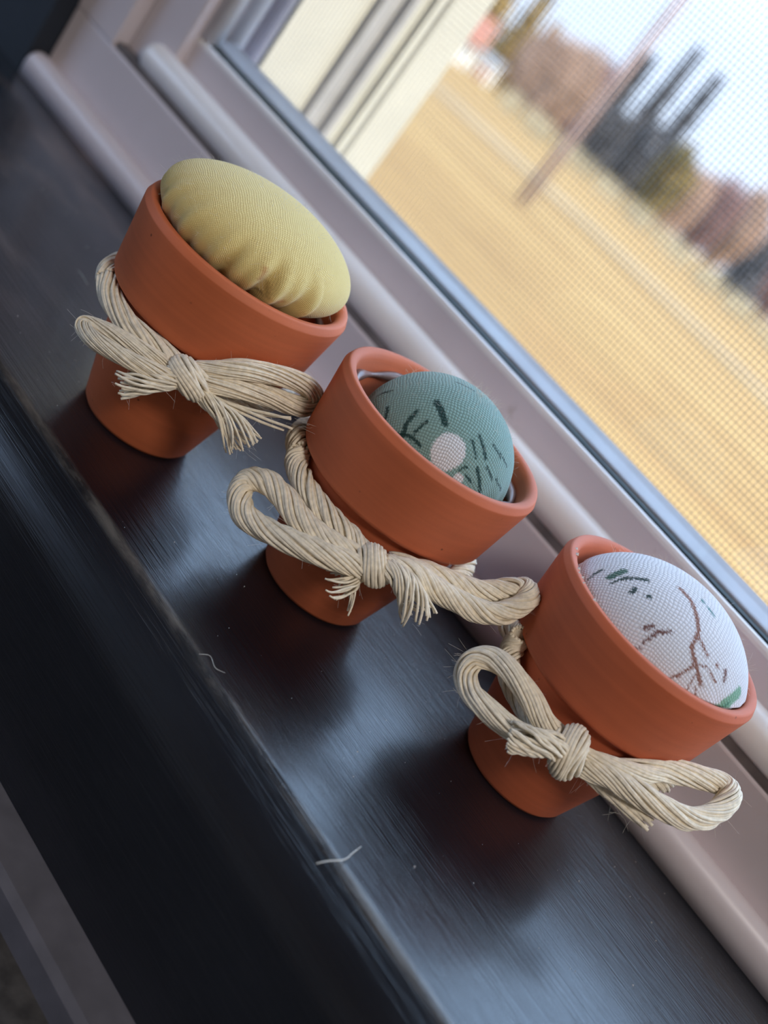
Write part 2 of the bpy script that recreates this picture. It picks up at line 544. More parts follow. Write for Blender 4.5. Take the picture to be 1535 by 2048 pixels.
# outer jamb: cream reveal, storm tracks, outside casing
mb = MB(); mb.box(WX0 - .02, -.1830, .0452, .0815, -.02, WZ1)
wpart(mb, 'reveal', M['cream'], label='cream painted outer reveal')
for i, (x1, y0, y1) in enumerate(((-.1800, .0816, .0870), (-.1826, .0871, .0935), (-.1796, .0936, .0975), (-.1826, .0976, .1050), (-.1800, .1051, .1099))):
    mb = MB(); mb.box(WX0 - .02, x1, y0, y1, -.02, WZ1)
    wpart(mb, 'storm_track', M['greyext'] if i < 3 else M['cream'], bevel=.0006)
mb = MB(); mb.box(-.270, -.1790, .1102, .1300, -.05, WZ1 + .05)
wpart(mb, 'outside_casing', M['cream'], bevel=.001, label='sunlit cream casing outside')
mb = MB(); mb.box(WX1 - .03, WX1 + .06, .1102, .1300, -.05, WZ1 + .05)
wpart(mb, 'outside_casing', M['cream'], bevel=.001)
mb = MB(); mb.extrude_x([(.0605, -.020), (.150, -.034), (.150, -.018), (.0605, -.004)], WX0 - .02, WX1 + .02)
wpart(mb, 'outside_sill', M['cream'])

# ------------------------------------------------------------------ unseen fill lamp added behind the camera to brighten the pot fronts
lamp = empty('fill_lamp', (1.45, -.95, 1.65))
tag(lamp, 'flat round fill lamp added out of view under the ceiling', 'lamp')
v, f = lathe([(.0, -.002), (.27, -.002), (.30, -.012), (.30, -.045), (.285, -.050), (.27, -.040), (.0, -.040)], 40)
mesh_obj('fill_lamp_housing', v, f, M['plaster'], lamp, True)
ld = bpy.data.lights.new('fill_lamp_light', 'AREA')
ld.shape = 'DISK'; ld.size = .55; ld.energy = FILL_POWER; ld.color = (1.0, .93, .87)
lo_ = bpy.data.objects.new('fill_lamp_light', ld)
col.objects.link(lo_); lo_.parent = lamp; lo_.location = (0, 0, -.052)

# ------------------------------------------------------------------ pincushions
POTS = [(-0.04896, -0.06135, 0), (0.0, -0.04324, 0), (0.05344, -0.02376, 0)]
CUSHIONS = [{'a': 2.13, 'b': 0.95, 'zc': 4.9, 'off': (-0.07, -0.056)}, {'a': 1.66, 'b': 1.49, 'zc': 4.02, 'off': (0.12, 0.06)}, {'a': 2.1, 'b': 1.52, 'zc': 4.0, 'off': (0.13, 0.03)}]
PRINTS = [[([(1.029, -0.832), (1.232, -0.965)], 0.0277, (0.5, 0.2, 0.06)), ([(1.55, -1.241), (1.558, -0.993)], 0.0234, (0.16, 0.07, 0.02)),
  ([(1.685, -0.711), (1.611, -0.619)], 0.0234, (0.58, 0.26, 0.08)), ([(1.327, -0.857), (1.548, -0.904)], 0.0213, (0.42, 0.28, 0.08))],
 [([(-0.03, -0.719), (0.12, -0.752), (0.274, -0.792)], 0.0338, (0.01, 0.045, 0.04)), ([(-0.072, -1.0), (-0.016, -1.193), (0.094, -1.318)], 0.0239, (0.01, 0.045, 0.04)),
  ([(0.129, -0.976), (0.168, -1.164)], 0.0169, (0.01, 0.045, 0.04)), ([(-0.461, -1.174), (-0.348, -1.318)], 0.0211, (0.01, 0.045, 0.04)),
  ([(-0.875, -1.007), (-0.677, -0.905)], 0.0141, (0.01, 0.045, 0.04)), ([(0.558, -0.41), (0.843, -0.362)], 0.0183, (0.01, 0.045, 0.04)),
  ([(0.589, -0.533), (0.807, -0.52)], 0.0113, (0.01, 0.045, 0.04)), ([(0.685, -0.199), (0.843, -0.071)], 0.0127, (0.01, 0.045, 0.04)),
  ([(0.957, -0.511), (1.29, -0.381)], 0.0211, (0.01, 0.045, 0.04)), ([(0.951, -0.341), (1.11, -0.213)], 0.0127, (0.01, 0.045, 0.04)),
  ([(1.007, -0.691), (1.131, -0.574)], 0.0113, (0.01, 0.045, 0.04)), ([(0.018, -1.344), (0.16, -1.253), (0.374, -1.197)], 0.0169, (0.01, 0.045, 0.04)),
  ([(0.912, -0.787), (0.901, -0.659)], 0.0113, (0.01, 0.045, 0.04)), ([(1.112, -0.123), (1.252, 0.108)], 0.0113, (0.01, 0.045, 0.04)),
  ([(0.791, -0.079), (0.94, 0.112)], 0.0099, (0.01, 0.045, 0.04)), ([(-0.246, -0.193), (-0.067, -0.053)], 0.0084, (0.01, 0.045, 0.04)),
  ([(0.632, -0.893), (0.635, -0.891)], 0.2421, (0.8, 0.79, 0.8)), ([(1.031, -0.804), (1.039, -0.797)], 0.0788, (0.8, 0.79, 0.8))],
 [([(-0.631, -0.761), (-0.582, -0.597)], 0.0283, (0.02, 0.11, 0.07)), ([(-0.521, -0.724), (-0.468, -0.646), (-0.342, -0.537)], 0.0163, (0.01, 0.045, 0.04)),
  ([(-0.327, -0.798), (-0.336, -0.731)], 0.0163, (0.01, 0.045, 0.04)), ([(-0.197, -0.709), (-0.185, -0.701)], 0.0152, (0.01, 0.045, 0.04)),
  ([(-0.858, -0.894), (-0.797, -0.699)], 0.0109, (0.01, 0.045, 0.04)), ([(-0.562, -0.838), (-0.518, -0.722)], 0.0098, (0.01, 0.045, 0.04)),
  ([(0.073, -0.134), (0.082, -0.135)], 0.0152, (0.03, 0.2, 0.19)), ([(0.149, -0.131), (0.231, -0.129)], 0.0098, (0.03, 0.2, 0.19)),
  ([(0.048, -0.997), (0.084, -0.904)], 0.0141, (0.16, 0.055, 0.04)), ([(0.166, -1.01), (0.153, -0.911), (0.219, -0.792)], 0.012, (0.16, 0.055, 0.04)),
  ([(0.169, -1.122), (0.156, -0.983)], 0.0098, (0.16, 0.055, 0.04)),
  ([(-0.111, -0.295), (0.039, -0.305), (0.183, -0.387), (0.331, -0.494), (0.43, -0.665), (0.551, -0.698), (0.703, -0.714), (0.822, -0.712)], 0.0163, (0.26, 0.1, 0.06)),
  ([(0.388, -0.523), (0.473, -0.528), (0.556, -0.523)], 0.0109, (0.26, 0.1, 0.06)), ([(0.605, -0.738), (0.638, -0.911), (0.64, -1.066)], 0.0098, (0.26, 0.1, 0.06)),
  ([(0.609, -0.712), (0.658, -0.576), (0.845, -0.514)], 0.0054, (0.26, 0.1, 0.06)), ([(0.693, -0.746), (0.842, -0.92)], 0.0054, (0.26, 0.1, 0.06)),
  ([(0.821, -0.783), (1.013, -0.818)], 0.0065, (0.26, 0.1, 0.06)), ([(0.672, -0.442), (0.688, -0.436)], 0.012, (0.26, 0.1, 0.06)),
  ([(0.749, -0.327), (0.846, -0.381)], 0.013, (0.16, 0.055, 0.04)), ([(1.185, -0.554), (1.102, -0.345), (1.02, -0.105)], 0.0457, (0.16, 0.36, 0.22)),
  ([(1.17, -0.491), (1.087, -0.288)], 0.0098, (0.05, 0.2, 0.12)), ([(0.18, -1.223), (0.205, -1.185)], 0.0098, (0.16, 0.055, 0.04))]]
BOWS = [{'knot': ((1.807, -1.655, 2.6), (0.8, 0.352, -0.486), (-0.563, 0.719, -0.407), (0.206, 0.599, 0.773), 0.47, 0.27),
  'pieces': [('loop',
              [(1.652, -1.748, 2.565), (1.176, -2.177, 2.538), (0.528, -2.449, 2.384), (-0.095, -2.626, 2.146), (-0.098, -2.736, 2.049), (0.464, -2.828, 2.166),
               (1.075, -2.637, 2.318), (1.578, -2.315, 2.471), (1.876, -1.892, 2.542)],
              0.17, 26, 1.2, 0),
             ('loop',
              [(1.793, -1.57, 2.79), (2.089, -1.401, 3.089), (2.344, -1.019, 3.369), (2.498, -0.29, 3.464), (2.67, 0.392, 3.444), (2.794, 0.722, 3.246),
               (2.81, 0.384, 3.033), (2.593, -0.452, 3.032), (2.352, -1.216, 2.954), (2.026, -1.615, 2.712)],
              0.21, 26, 0.8, 0),
             ('tail', [(1.862, -1.86, 2.622), (1.776, -2.172, 2.441), (1.59, -2.446, 2.188), (1.331, -2.676, 1.85)], 0.19, 18, 0.5, 0.1),
             ('tail', [(2.125, -1.634, 2.57), (2.529, -1.497, 2.57), (2.93, -1.273, 2.499), (3.429, -1.009, 2.286)], 0.17, 20, 0.4, 0.22),
             ('tail', [(2.077, -1.539, 2.564), (2.514, -1.165, 2.644), (2.983, -0.733, 2.809), (3.479, -0.25, 3.053)], 0.06, 4, 0.3, 0.22)],
  'wrap': [(-119.7, 2.608, 2.18), (-102.2, 2.561, 2.18), (-82.3, 2.556, 2.2), (-67.7, 2.615, 2.2), (-53.2, 2.62, 2.25), (-42.9, 2.622, 2.4)]},
 {'knot': ((1.635, -1.824, 2.363), (0.656, -0.093, -0.749), (-0.378, 0.818, -0.433), (0.653, 0.567, 0.502), 0.39, 0.28),
  'pieces': [('loop',
              [(1.46, -1.926, 2.331), (1.227, -2.172, 2.309), (0.77, -2.444, 2.213), (0.229, -2.611, 2.165), (-0.351, -2.64, 2.192), (-0.825, -2.671, 2.108),
               (-1.079, -2.778, 1.894), (-0.966, -2.954, 1.665), (-0.539, -3.054, 1.528), (-0.001, -2.98, 1.636), (0.68, -2.803, 1.938), (1.232, -2.484, 2.162),
               (1.614, -2.103, 2.31)],
              0.235, 16, 2.6, 0),
             ('loop',
              [(1.789, -1.785, 2.539), (2.136, -1.52, 2.734), (2.583, -1.18, 2.733), (3.03, -0.816, 2.781), (3.43, -0.434, 2.912), (3.632, -0.079, 3.19),
               (3.61, 0.174, 3.485), (3.375, 0.296, 3.474), (3.149, 0.047, 3.187), (2.892, -0.312, 2.959), (2.535, -0.669, 2.832), (2.135, -1.052, 2.699),
               (1.678, -1.512, 2.465)],
              0.225, 16, 3.0, 0),
             ('tail', [(1.644, -1.887, 2.225), (1.625, -2.089, 2.078), (1.619, -2.244, 1.889), (1.54, -2.34, 1.645)], 0.15, 18, 0.3, 0.42),
             ('tail', [(1.84, -1.893, 2.515), (2.164, -1.854, 2.645), (2.515, -1.736, 2.531), (2.912, -1.501, 2.237)], 0.21, 22, 0.6, 0.16)],
  'wrap': [(-123.0, 2.594, 2.16), (-116.0, 2.458, 2.18), (-99.0, 2.441, 2.2), (-79.5, 2.44, 2.22), (-63.2, 2.432, 2.25), (-49.1, 2.417, 2.4)]},
 {'knot': ((0.972, -2.249, 2.342), (0.235, -0.391, -0.89), (-0.173, 0.884, -0.434), (0.956, 0.256, 0.141), 0.5, 0.29),
  'pieces': [('loop',
              [(0.72, -2.237, 2.371), (0.305, -2.512, 2.477), (-0.163, -2.665, 2.635), (-0.679, -2.766, 2.699), (-1.102, -2.785, 2.587),
               (-1.325, -2.892, 2.343), (-1.211, -3.021, 2.085), (-0.895, -3.101, 1.976), (-0.474, -3.117, 2.017), (-0.006, -2.985, 2.065),
               (0.423, -2.737, 2.142), (0.858, -2.337, 2.277)],
              0.215, 18, 0.9, 0),
             ('loop',
              [(1.17, -2.129, 2.389), (1.656, -1.788, 2.601), (1.955, -1.315, 2.772), (2.156, -0.769, 2.945), (2.547, -0.145, 3.085), (2.913, 0.32, 3.171),
               (3.167, 0.201, 3.168), (3.251, -0.24, 2.925), (3.099, -0.782, 2.712), (2.699, -1.261, 2.631), (2.172, -1.662, 2.589), (1.726, -1.92, 2.507),
               (1.294, -2.148, 2.349)],
              0.225, 20, 1.8, 0),
             ('tail', [(0.888, -2.554, 2.425), (0.711, -2.897, 2.397), (0.476, -3.134, 2.271), (0.211, -3.292, 2.089)], 0.25, 22, 0.4, 0.06),
             ('tail', [(1.174, -1.997, 2.156), (1.69, -1.754, 2.134), (2.241, -1.517, 2.19), (2.819, -1.27, 2.238)], 0.1, 7, 0.4, 0.05)],
  'wrap': [(-128.3, 2.778, 2.18), (-125.6, 2.517, 2.18), (-114.9, 2.292, 2.2), (-99.4, 2.196, 2.2), (-83.2, 2.214, 2.25), (-69.3, 2.361, 2.4)]}]

CM = .01
POT_PROFILE = [(0.0, 0.0), (1.12, 0.0), (1.22, .03), (1.29, .12), (1.92, 2.62), (1.94, 2.72), (1.99, 2.79), (2.10, 2.83), (2.16, 2.87), (2.205, 2.95),
               (2.378, 4.36), (2.386, 4.43), (2.386, 4.45), (2.378, 4.465), (2.335, 4.57), (2.315, 4.597), (2.29, 4.605), (2.20, 4.60), (2.13, 4.55), (2.10, 4.45), (2.00, 3.9), (1.90, 3.4), (0.0, 3.4)]

def cord_mesh(path, rad, nst, turns, flare, seed, core=True, closed_ends=True, tail=False):
    """a bundle of fine cotton strands laid (and twisted) along a path; the far end of a tail frays open"""
    r_ = np.random.default_rng(seed)
    pts = catmull([Vector(p) * CM for p in path], 10)
    n = len(pts)
    rad *= CM; flare *= CM
    T = []; N = []; B = []
    t0 = (pts[1] - pts[0]).normalized()
    a = Vector((0, 0, 1)); nr = (a - t0 * a.dot(t0)).normalized()
    for i in range(n):
        t = (pts[min(i+1, n-1)] - pts[max(i-1, 0)]).normalized()
        nr = (nr - t * nr.dot(t)).normalized()
        T.append(t); N.append(nr.copy()); B.append(t.cross(nr))
    sr = rad * math.sin(math.pi / max(nst * .72, 5)) * .88
    ring = rad - sr * .8
    mb = MB()
    for k in range(nst):
        inner = (k % 4 == 3)
        a0 = 2 * math.pi * k / nst + r_.uniform(-.12, .12)
        rr = ring * (r_.uniform(.55, .8) if inner else r_.uniform(.93, 1.05))
        ph, am = r_.uniform(0, 6.28), r_.uniform(.03, .09)
        fl = r_.uniform(.5, 1.3); curl = r_.uniform(-.5, .5); curl2 = r_.uniform(-.5, .5)
        cut = n if not tail else max(4, int(n * (1 - abs(r_.normal(0, .055)))))
        P = []
        for i in range(cut):
            u = i / (n - 1)
            an = a0 + turns * 2 * math.pi * u + am * math.sin(ph + u * 14)
            q = rr * (1 + am * math.sin(ph * 2 + u * 19))
            if tail:
                w = max(0, (u - .25) / .75) ** 1.5
                q = q + flare * fl * w * (rr / ring)
                an += curl * w
            p = pts[i] + N[i] * (math.cos(an) * q) + B[i] * (math.sin(an) * q)
            if tail: p = p + N[i] * (curl2 * flare * .5 * max(0, u - .4))
            P.append(p)
        mb.tube(P, [sr * (1 if (not tail or i < len(P) * .8) else 1 - .25 * (i / len(P) - .8) / .2) for i in range(len(P))], 6)
    if core:
        m_ = n if not tail else int(n * .55)
        mb.tube(pts[:m_], [ring * .86 * (1 if not tail else 1 - .5 * i / m_) for i in range(m_)], 8)
    return mb, pts

def fuzz_mesh(samples, count, length, seed, thick=.000022):
    """loose fibres standing off a surface: samples is a list of (point, outward direction)"""
    r_ = np.random.default_rng(seed)
    mb = MB()
    for _ in range(count):
        p, d = samples[int(r_.integers(len(samples)))]
        d = (Vector(d) + Vector(r_.normal(0, .6, 3))).normalized()
        c = Vector(r_.normal(0, 1, 3)).normalized()
        L = length * r_.uniform(.3, 1.2)
        k = r_.uniform(-.6, .6)
        mb.tube([Vector(p) + d * (L * t) + c * (L * k * t * t) for t in (0, .33, .66, 1)], thick, 3, False)
    return mb

def cushion_mesh(i):
    c = CUSHIONS[i]
    a, b, zc = c['a'], c['b'], c['zc']
    NP, NT = 420, 190
    tmax = math.radians(128)
    th = np.linspace(0, tmax, NT)[:, None]
    ph = np.linspace(0, 2 * math.pi, NP, endpoint=False)[None, :]
    fac = 1 + 0 * th * ph
    if i == 0:      # gathered pleats at the rim facing the room, smoother elsewhere
        w = np.clip((th - .85) / .9, 0, 1) ** 1.3
        sect = np.exp(-((ph - 5.75) / .55) ** 2) + .35 * np.exp(-((ph - 4.6) / .5) ** 2)
        fac = fac + w * sect * (.060 * np.sin(ph * 17 + th * 1.5) + .040 * np.sin(ph * 31 + 1.0 + th * 2)) + .02 * np.sin(2 * ph + .6) * np.sin(th) ** 2
        fac = fac + .025 * np.exp(-((ph - 4.9) / .10) ** 2) * np.clip(th - .7, 0, 1)
    else:
        w = np.clip((th - 1.05) / .6, 0, 1)
        fac = fac + w * .018 * np.sin(ph * (15 + 4 * i) + i) * (0.5 + .5 * np.sin(ph * 2 + i)) + .012 * np.sin(3 * ph + i) * np.sin(th) ** 2
    st = np.sin(th)
    X = a * st * np.cos(ph) * fac; Y = a * st * np.sin(ph) * fac; Z = zc + b * np.cos(th) * (1 + 0 * ph) * (1 + (fac - 1) * .4)
    X = X + c['off'][0]; Y = Y + c['off'][1]
    # below the rim the stuffed cloth narrows to fit inside the pot
    R = np.sqrt(X * X + Y * Y)
    lim = np.where(Z > 4.66, 9, np.where(Z > 4.3, 2.02 + np.clip(Z - 4.5, 0, .16) * 1.6, 1.85))
    s = np.minimum(1, lim / np.maximum(R, 1e-6))
    X = X * s; Y = Y * s
    Z = np.maximum(Z, 3.45)
    V = np.stack([X, Y, Z], -1).reshape(-1, 3) * CM
    F = []
    for t in range(NT - 1):
        for p in range(NP):
            p2 = (p + 1) % NP
            F.append((t * NP + p, (t + 1) * NP + p, (t + 1) * NP + p2, t * NP + p2))
    U = (th * np.cos(ph)).reshape(-1); Vv = (th * np.sin(ph)).reshape(-1)
    base = [(.80, .61, .235), (.24, .38, .34), (.74, .73, .76)][i]
    C = np.ones((len(V), 4)); C[:, :3] = base
    jag = nrg.normal(0, .010, len(V))
    for pts, w, cc in PRINTS[i]:
        best = np.full(len(V), 9.0)
        for (x0, y0), (x1, y1) in zip(pts[:-1], pts[1:]):
            dx, dy = x1 - x0, y1 - y0
            L = dx * dx + dy * dy + 1e-12
            tt = np.clip(((U - x0) * dx + (Vv - y0) * dy) / L, 0, 1)
            best = np.minimum(best, np.hypot(U - x0 - tt * dx, Vv - y0 - tt * dy))
        soft = .012 if i else .06
        al = np.clip((w * ((1.2, 1.35, 1.6)[i] if w < .05 else 1.0) - best + jag) / soft + .5, 0, 1) * (.94 if i else .75)
        C[:, :3] = C[:, :3] * (1 - al[:, None]) + np.array(cc) * al[:, None]
    return V, F, C, U, Vv

POT_LABELS = ['small terracotta pot pincushion with a plain pale yellow cushion, farthest left on the sill',
              'small terracotta pot pincushion with a green leaf-print cushion and white dot, between the other two',
              'small terracotta pot pincushion with a white sprig-print cushion, nearest the window trim']
for i in range(3):
    root = empty('pincushion_pot', POTS[i])
    tag(root, POT_LABELS[i], 'pincushion', 'terracotta pot pincushions on the sill')
    v, f = lathe([(r * CM, z * CM) for r, z in POT_PROFILE], 128)
    pot = mesh_obj('pot', v, f, M['terra'][i], root, True)
    md = pot.modifiers.new('edge', 'EDGE_SPLIT'); md.split_angle = math.radians(60)
    # cushion
    V, F, C, U, Vv = cushion_mesh(i)
    cu = mesh_obj('cushion', V, F, M['cloth'][i], root, True)
    ca = cu.data.color_attributes.new('printed', 'FLOAT_COLOR', 'POINT')
    ca.data.foreach_set('color', C.astype(np.float32).ravel())
    uvl = cu.data.uv_layers.new(name='cloth')
    li = np.zeros(len(cu.data.loops), dtype=np.int32)
    cu.data.loops.foreach_get('vertex_index', li)
    ang = .5 + .35 * i
    Ur = U * math.cos(ang) - Vv * math.sin(ang); Vr = U * math.sin(ang) + Vv * math.cos(ang)
    uvl.data.foreach_set('uv', np.stack([Ur[li], Vr[li]], 1).astype(np.float32).ravel())
    tag(cu, ['pale yellow cotton cushion with brown smudges', 'green cotton cushion printed with dark leaves and a white dot', 'white cotton cushion printed with brown twigs and green leaves'][i])
    zc = CUSHIONS[i]['zc'] * CM
    sel = [(Vector(p), (Vector(p) - Vector((0, 0, zc))).normalized()) for p in V[::37] if p[2] > .047]
    fz = fuzz_mesh(sel, 420, .0016, 50 + i, .000011).build('cushion_fuzz', M['fibre'], cu)
    fz['kind'] = 'stuff'
    # glue ring between cushion and pot wall
    mb = MB()
    GZ = 4.22 if i == 1 else 4.05
    ring = [(Vector((math.cos(t), math.sin(t), 0)) * ((2.05 if i != 1 else 1.96) * CM) + Vector((0, 0, (GZ + .05 * math.sin(5 * t + i)) * CM))) for t in np.linspace(0, 2 * math.pi, 73)]
    mb.tube(ring, [(.085 + .035 * math.sin(9 * k * 2 * math.pi / 72 + i)) * CM for k in range(73)], 8, False)
    mb.build('glue_bead', M['glue'], root, True)
    if i == 2:      # dried glue crumbs stuck along the lip
        mb = MB()
        for az, rr in ((-152, 2.2), (-146, 2.17), (-131, 2.2), (-127, 2.24), (-124, 2.2), (-119, 2.26), (-108, 2.24)):
            s = .03 + .025 * rng.random()
            x, y, z = rr * math.cos(math.radians(az)), rr * math.sin(math.radians(az)), 4.60
            P = [(x + s * rng.uniform(.7, 1.6), y, z), (x - s, y, z), (x, y + s, z), (x, y - s * 1.4, z), (x, y, z + s), (x, y, z - s)]
            mb.add([Vector(p) * CM for p in P], [(0,2,4),(2,1,4),(1,3,4),(3,0,4),(2,0,5),(1,2,5),(3,1,5),(0,3,5)])
        tag(mb.build('glue_crumbs', M['dust'], root), kind='stuff')
    # cord bow
    bow = BOWS[i]
    wr = bow['wrap']
    K = Vector(bow['knot'][0])
    kaz = math.degrees(math.atan2(K.y, K.x))
    path = []
    az0 = wr[0][0]
    for az, z, r in wr: path.append((r * math.cos(math.radians(az)), r * math.sin(math.radians(az)), z))
    zr = wr[0][1]
    nb = 16
    for k in range(1, nb + 1):      # on round the back of the pot
        t = k / (nb + 1)
        az = kaz + (az0 + 360 - kaz) * t
        z = K.z + (zr - K.z) * t
        z = min(z, 2.56)
        r = 2.30 if t < .08 else 2.17
        path.append((r * math.cos(math.radians(az)), r * math.sin(math.radians(az)), z))
    path.append(path[0]); 
    mb, _ = cord_mesh(path, .225, 24, 7 if i else 3.5, 0, 100 + i)
    bw = mb.build('cord_bow', M['cord'], root, True)
    tag(bw, 'cream cotton cord tied in a bow round the pot')
    allpts = []
    for j, (kind, pts, rad, ns, tw, fl) in enumerate(bow['pieces']):
        mb, pp = cord_mesh(pts, rad, int(ns * (1.35 if rad > .12 else 1.2)), tw, fl, 200 + i * 10 + j, core=rad > .12, tail=(kind == 'tail'))
        o = mb.build('bow_loop' if kind == 'loop' else 'frayed_tail', M['cord'], bw, True)
        allpts += [(p, (p - Vector((0, 0, p.z))).normalized()) for p in pp]
    # knot: strands wound side by side over a core
    kc, kd, kn, ka, kl, kw = bow['knot']
    kc, kd, kn, ka = Vector(kc) * CM, Vector(kd), Vector(kn), Vector(ka)
    mb = MB()
    NR = 10
    for k in range(NR):
        s = (k / (NR - 1) - .5) * 2
        q = math.sqrt(max(.12, 1 - s * s * .75))
        cc = kc + ka * (s * kw * CM) - kn * (.15 * CM)
        P = []
        jit = nrg.uniform(-.06, .06)
        for t in range(29):
            an = 2 * math.pi * t / 28
            P.append(cc + kd * (math.cos(an) * kl * q * CM) + kn * (math.sin(an) * (.30 * q + .03) * CM) + ka * ((.10 * math.cos(an) + jit * math.sin(an * 2)) * CM * .6))
        mb.tube(P, .044 * CM, 6, False)
    vs = []; fs = []
    for u in range(9):
        for w_ in range(16):
            t1 = math.pi * u / 8; t2 = 2 * math.pi * w_ / 16
            vs.append(kc - kn * (.14 * CM) + ka * (math.cos(t1) * kw * .95 * CM) + kd * (math.sin(t1) * math.cos(t2) * kl * .93 * CM) + kn * (math.sin(t1) * math.sin(t2) * .28 * CM))
    for u in range(8):
        for w_ in range(16):
            w2 = (w_ + 1) % 16
            fs.append((u*16 + w_, u*16 + w2, (u+1)*16 + w2, (u+1)*16 + w_))
    mb.add(vs, fs)
    mb.build('knot', M['cord'], bw, True)
    fz = fuzz_mesh([(p + Vector(nrg.normal(0, 1, 3)).normalized() * .0018, d) for p, d in allpts], 230, .0042, 70 + i, .000013).build('cord_fuzz', M['fibre'], bw)
    fz['kind'] = 'stuff'

# ------------------------------------------------------------------ lint on the sill
def ground_curve(name, pts, r, mat, label, cat):
    P = catmull([(x, y, z) for x, y, z in pts], 8)
    mb = MB(); mb.tube(P, [r * (.5 + .5 * math.sin(math.pi * min(1, max(0, .12 + .76 * k / (len(P) - 1))))) for k in range(len(P))], 5)
    o = mb.build(name, mat, None, True)
    return tag(o, label, cat)
ground_curve('lint_fibre', [(0.05784, -0.0948, 0.0003), (0.05829, -0.09269, 0.0008), (0.05909, -0.08922, 0.001), (0.05842, -0.08586, 0.0006), (0.05778, -0.08255, 0.0003)], .00010, M['fibre'], 'long white lint fibre lying across the worn edge of the sill', 'lint')
ground_curve('lint_fibre', [(-0.10477, -0.04397, 0.0003), (-0.10298, -0.04392, 0.0005), (-0.10039, -0.04448, 0.0006), (-0.09889, -0.04426, 0.0003)], .00004, M['fibre'], 'thin curled lint fibre on the sill left of the yellow pincushion', 'lint')
ground_curve('lint_fibre', [(0.01474, -0.08953, 0.0003), (0.01561, -0.08751, 0.0005), (0.01826, -0.08831, 0.0006), (0.01951, -0.08644, 0.0003)], .00004, M['fibre'], 'thin curled lint fibre near the worn edge below the green pincushion', 'lint')

mb = MB()
for _ in range(150):
    x, y = nrg.uniform(-.16, .16), nrg.uniform(-.088, -.004)
    if any(math.hypot(x - p[0], y - p[1]) < .0135 for p in POTS): continue
    s = abs(nrg.normal(0, .00007)) + .00004
    mb.add([(x - s, y, 0), (x + s * nrg.uniform(.5, 2), y - s, 0), (x + s * .4, y + s * nrg.uniform(.6, 2), 0), (x + s * .2, y + s * .2, s * 1.6)], [(0, 2, 1), (0, 1, 3), (1, 2, 3), (2, 0, 3)])
tag(mb.build('dust_specks', M['dust']), 'pale dust specks scattered over the black sill', 'dust', kind='stuff')

# ------------------------------------------------------------------ outdoors: field falling away from the house, trees along its far edge
def gz(y): return -2.5 - .085 * y
def polar(az, d):
    a = math.radians(az)
    x, y = d * math.sin(a) + CAM.x, d * math.cos(a) + CAM.y
    return Vector((x, y, gz(y)))

def field_mat():
    m, nt, b = new_mat('dry_grass')
    f1 = noise(nt, 1, 5, None, (.05, .35, .35), .65)
    f2 = noise(nt, 1, 4, None, (.8, 3.0, 3.0), .7)
    c = ramp(nt, f1, [(.30, (.20, .10, .034)), (.5, (.30, .165, .056)), (.70, (.37, .23, .085))])
    c = mixc(nt, .35, c, ramp(nt, f2, [(.3, (.18, .09, .03)), (.7, (.36, .22, .08))]))
    nt.links.new(c, b.inputs['Base Color']); b.inputs['Roughness'].default_value = .95
    b.inputs['Specular IOR Level'].default_value = .1
    return m
M['field'] = field_mat()
M['track'] = simple('dirt_track', (.33, .215, .11), .95, .15, .4, .1)
M['straw'] = simple('straw_reeds', (.58, .43, .24), .9, .25, .5, .1)
M['bark'] = simple('bark', (.20, .13, .10), .9, .25, 3, .1)
M['pole'] = simple('weathered_pole', (.30, .21, .18), .9, .2, 2, .1)
M['fol'] = {'gold': simple('gold_foliage', (.28, .18, .06), .9, .35, .5, .1), 'bare': simple('bare_twigs', (.34, .22, .155), .9, .25, .5, .1),
            'dark': simple('dark_spruce', (.085, .078, .076), .9, .35, .5, .1), 'olive': simple('olive_foliage', (.17, .12, .045), .9, .3, .5, .1),
            'plum': simple('plum_twigs', (.22, .13, .115), .9, .25, .5, .1)}
NX, NY = 60, 40
vs = []; fs = []
for j in range(NY + 1):
    y = .6 + (j / NY) ** 1.7 * 150
    for k in range(NX + 1):
        x = -170 + 280 * k / NX
        vs.append((x, y, gz(y) + .12 * math.sin(x * .21 + y * .13) * min(1, y / 20)))
for j in range(NY):
    for k in range(NX):
        fs.append((j*(NX+1) + k, j*(NX+1) + k + 1, (j+1)*(NX+1) + k + 1, (j+1)*(NX+1) + k))
tag(mesh_obj('field', vs, fs, M['field'], None, True), 'golden dry grass field outside the window', 'field', kind='structure')
vs = []; fs = []
for k in range(81):
    x = -110 + 160 * k / 80
    yc = 41 + 1.2 * math.sin(x * .06)
    for dy in (-2.0, 2.0): vs.append((x, yc + dy, gz(yc + dy) + .12 * math.sin(x * .21 + (yc + dy) * .13) + .05))
for k in range(80): fs.append((2*k, 2*k + 2, 2*k + 3, 2*k + 1))
tag(mesh_obj('dirt_track', vs, fs, M['track'], None, True), 'pale dirt track crossing the golden field', 'track', kind='structure')

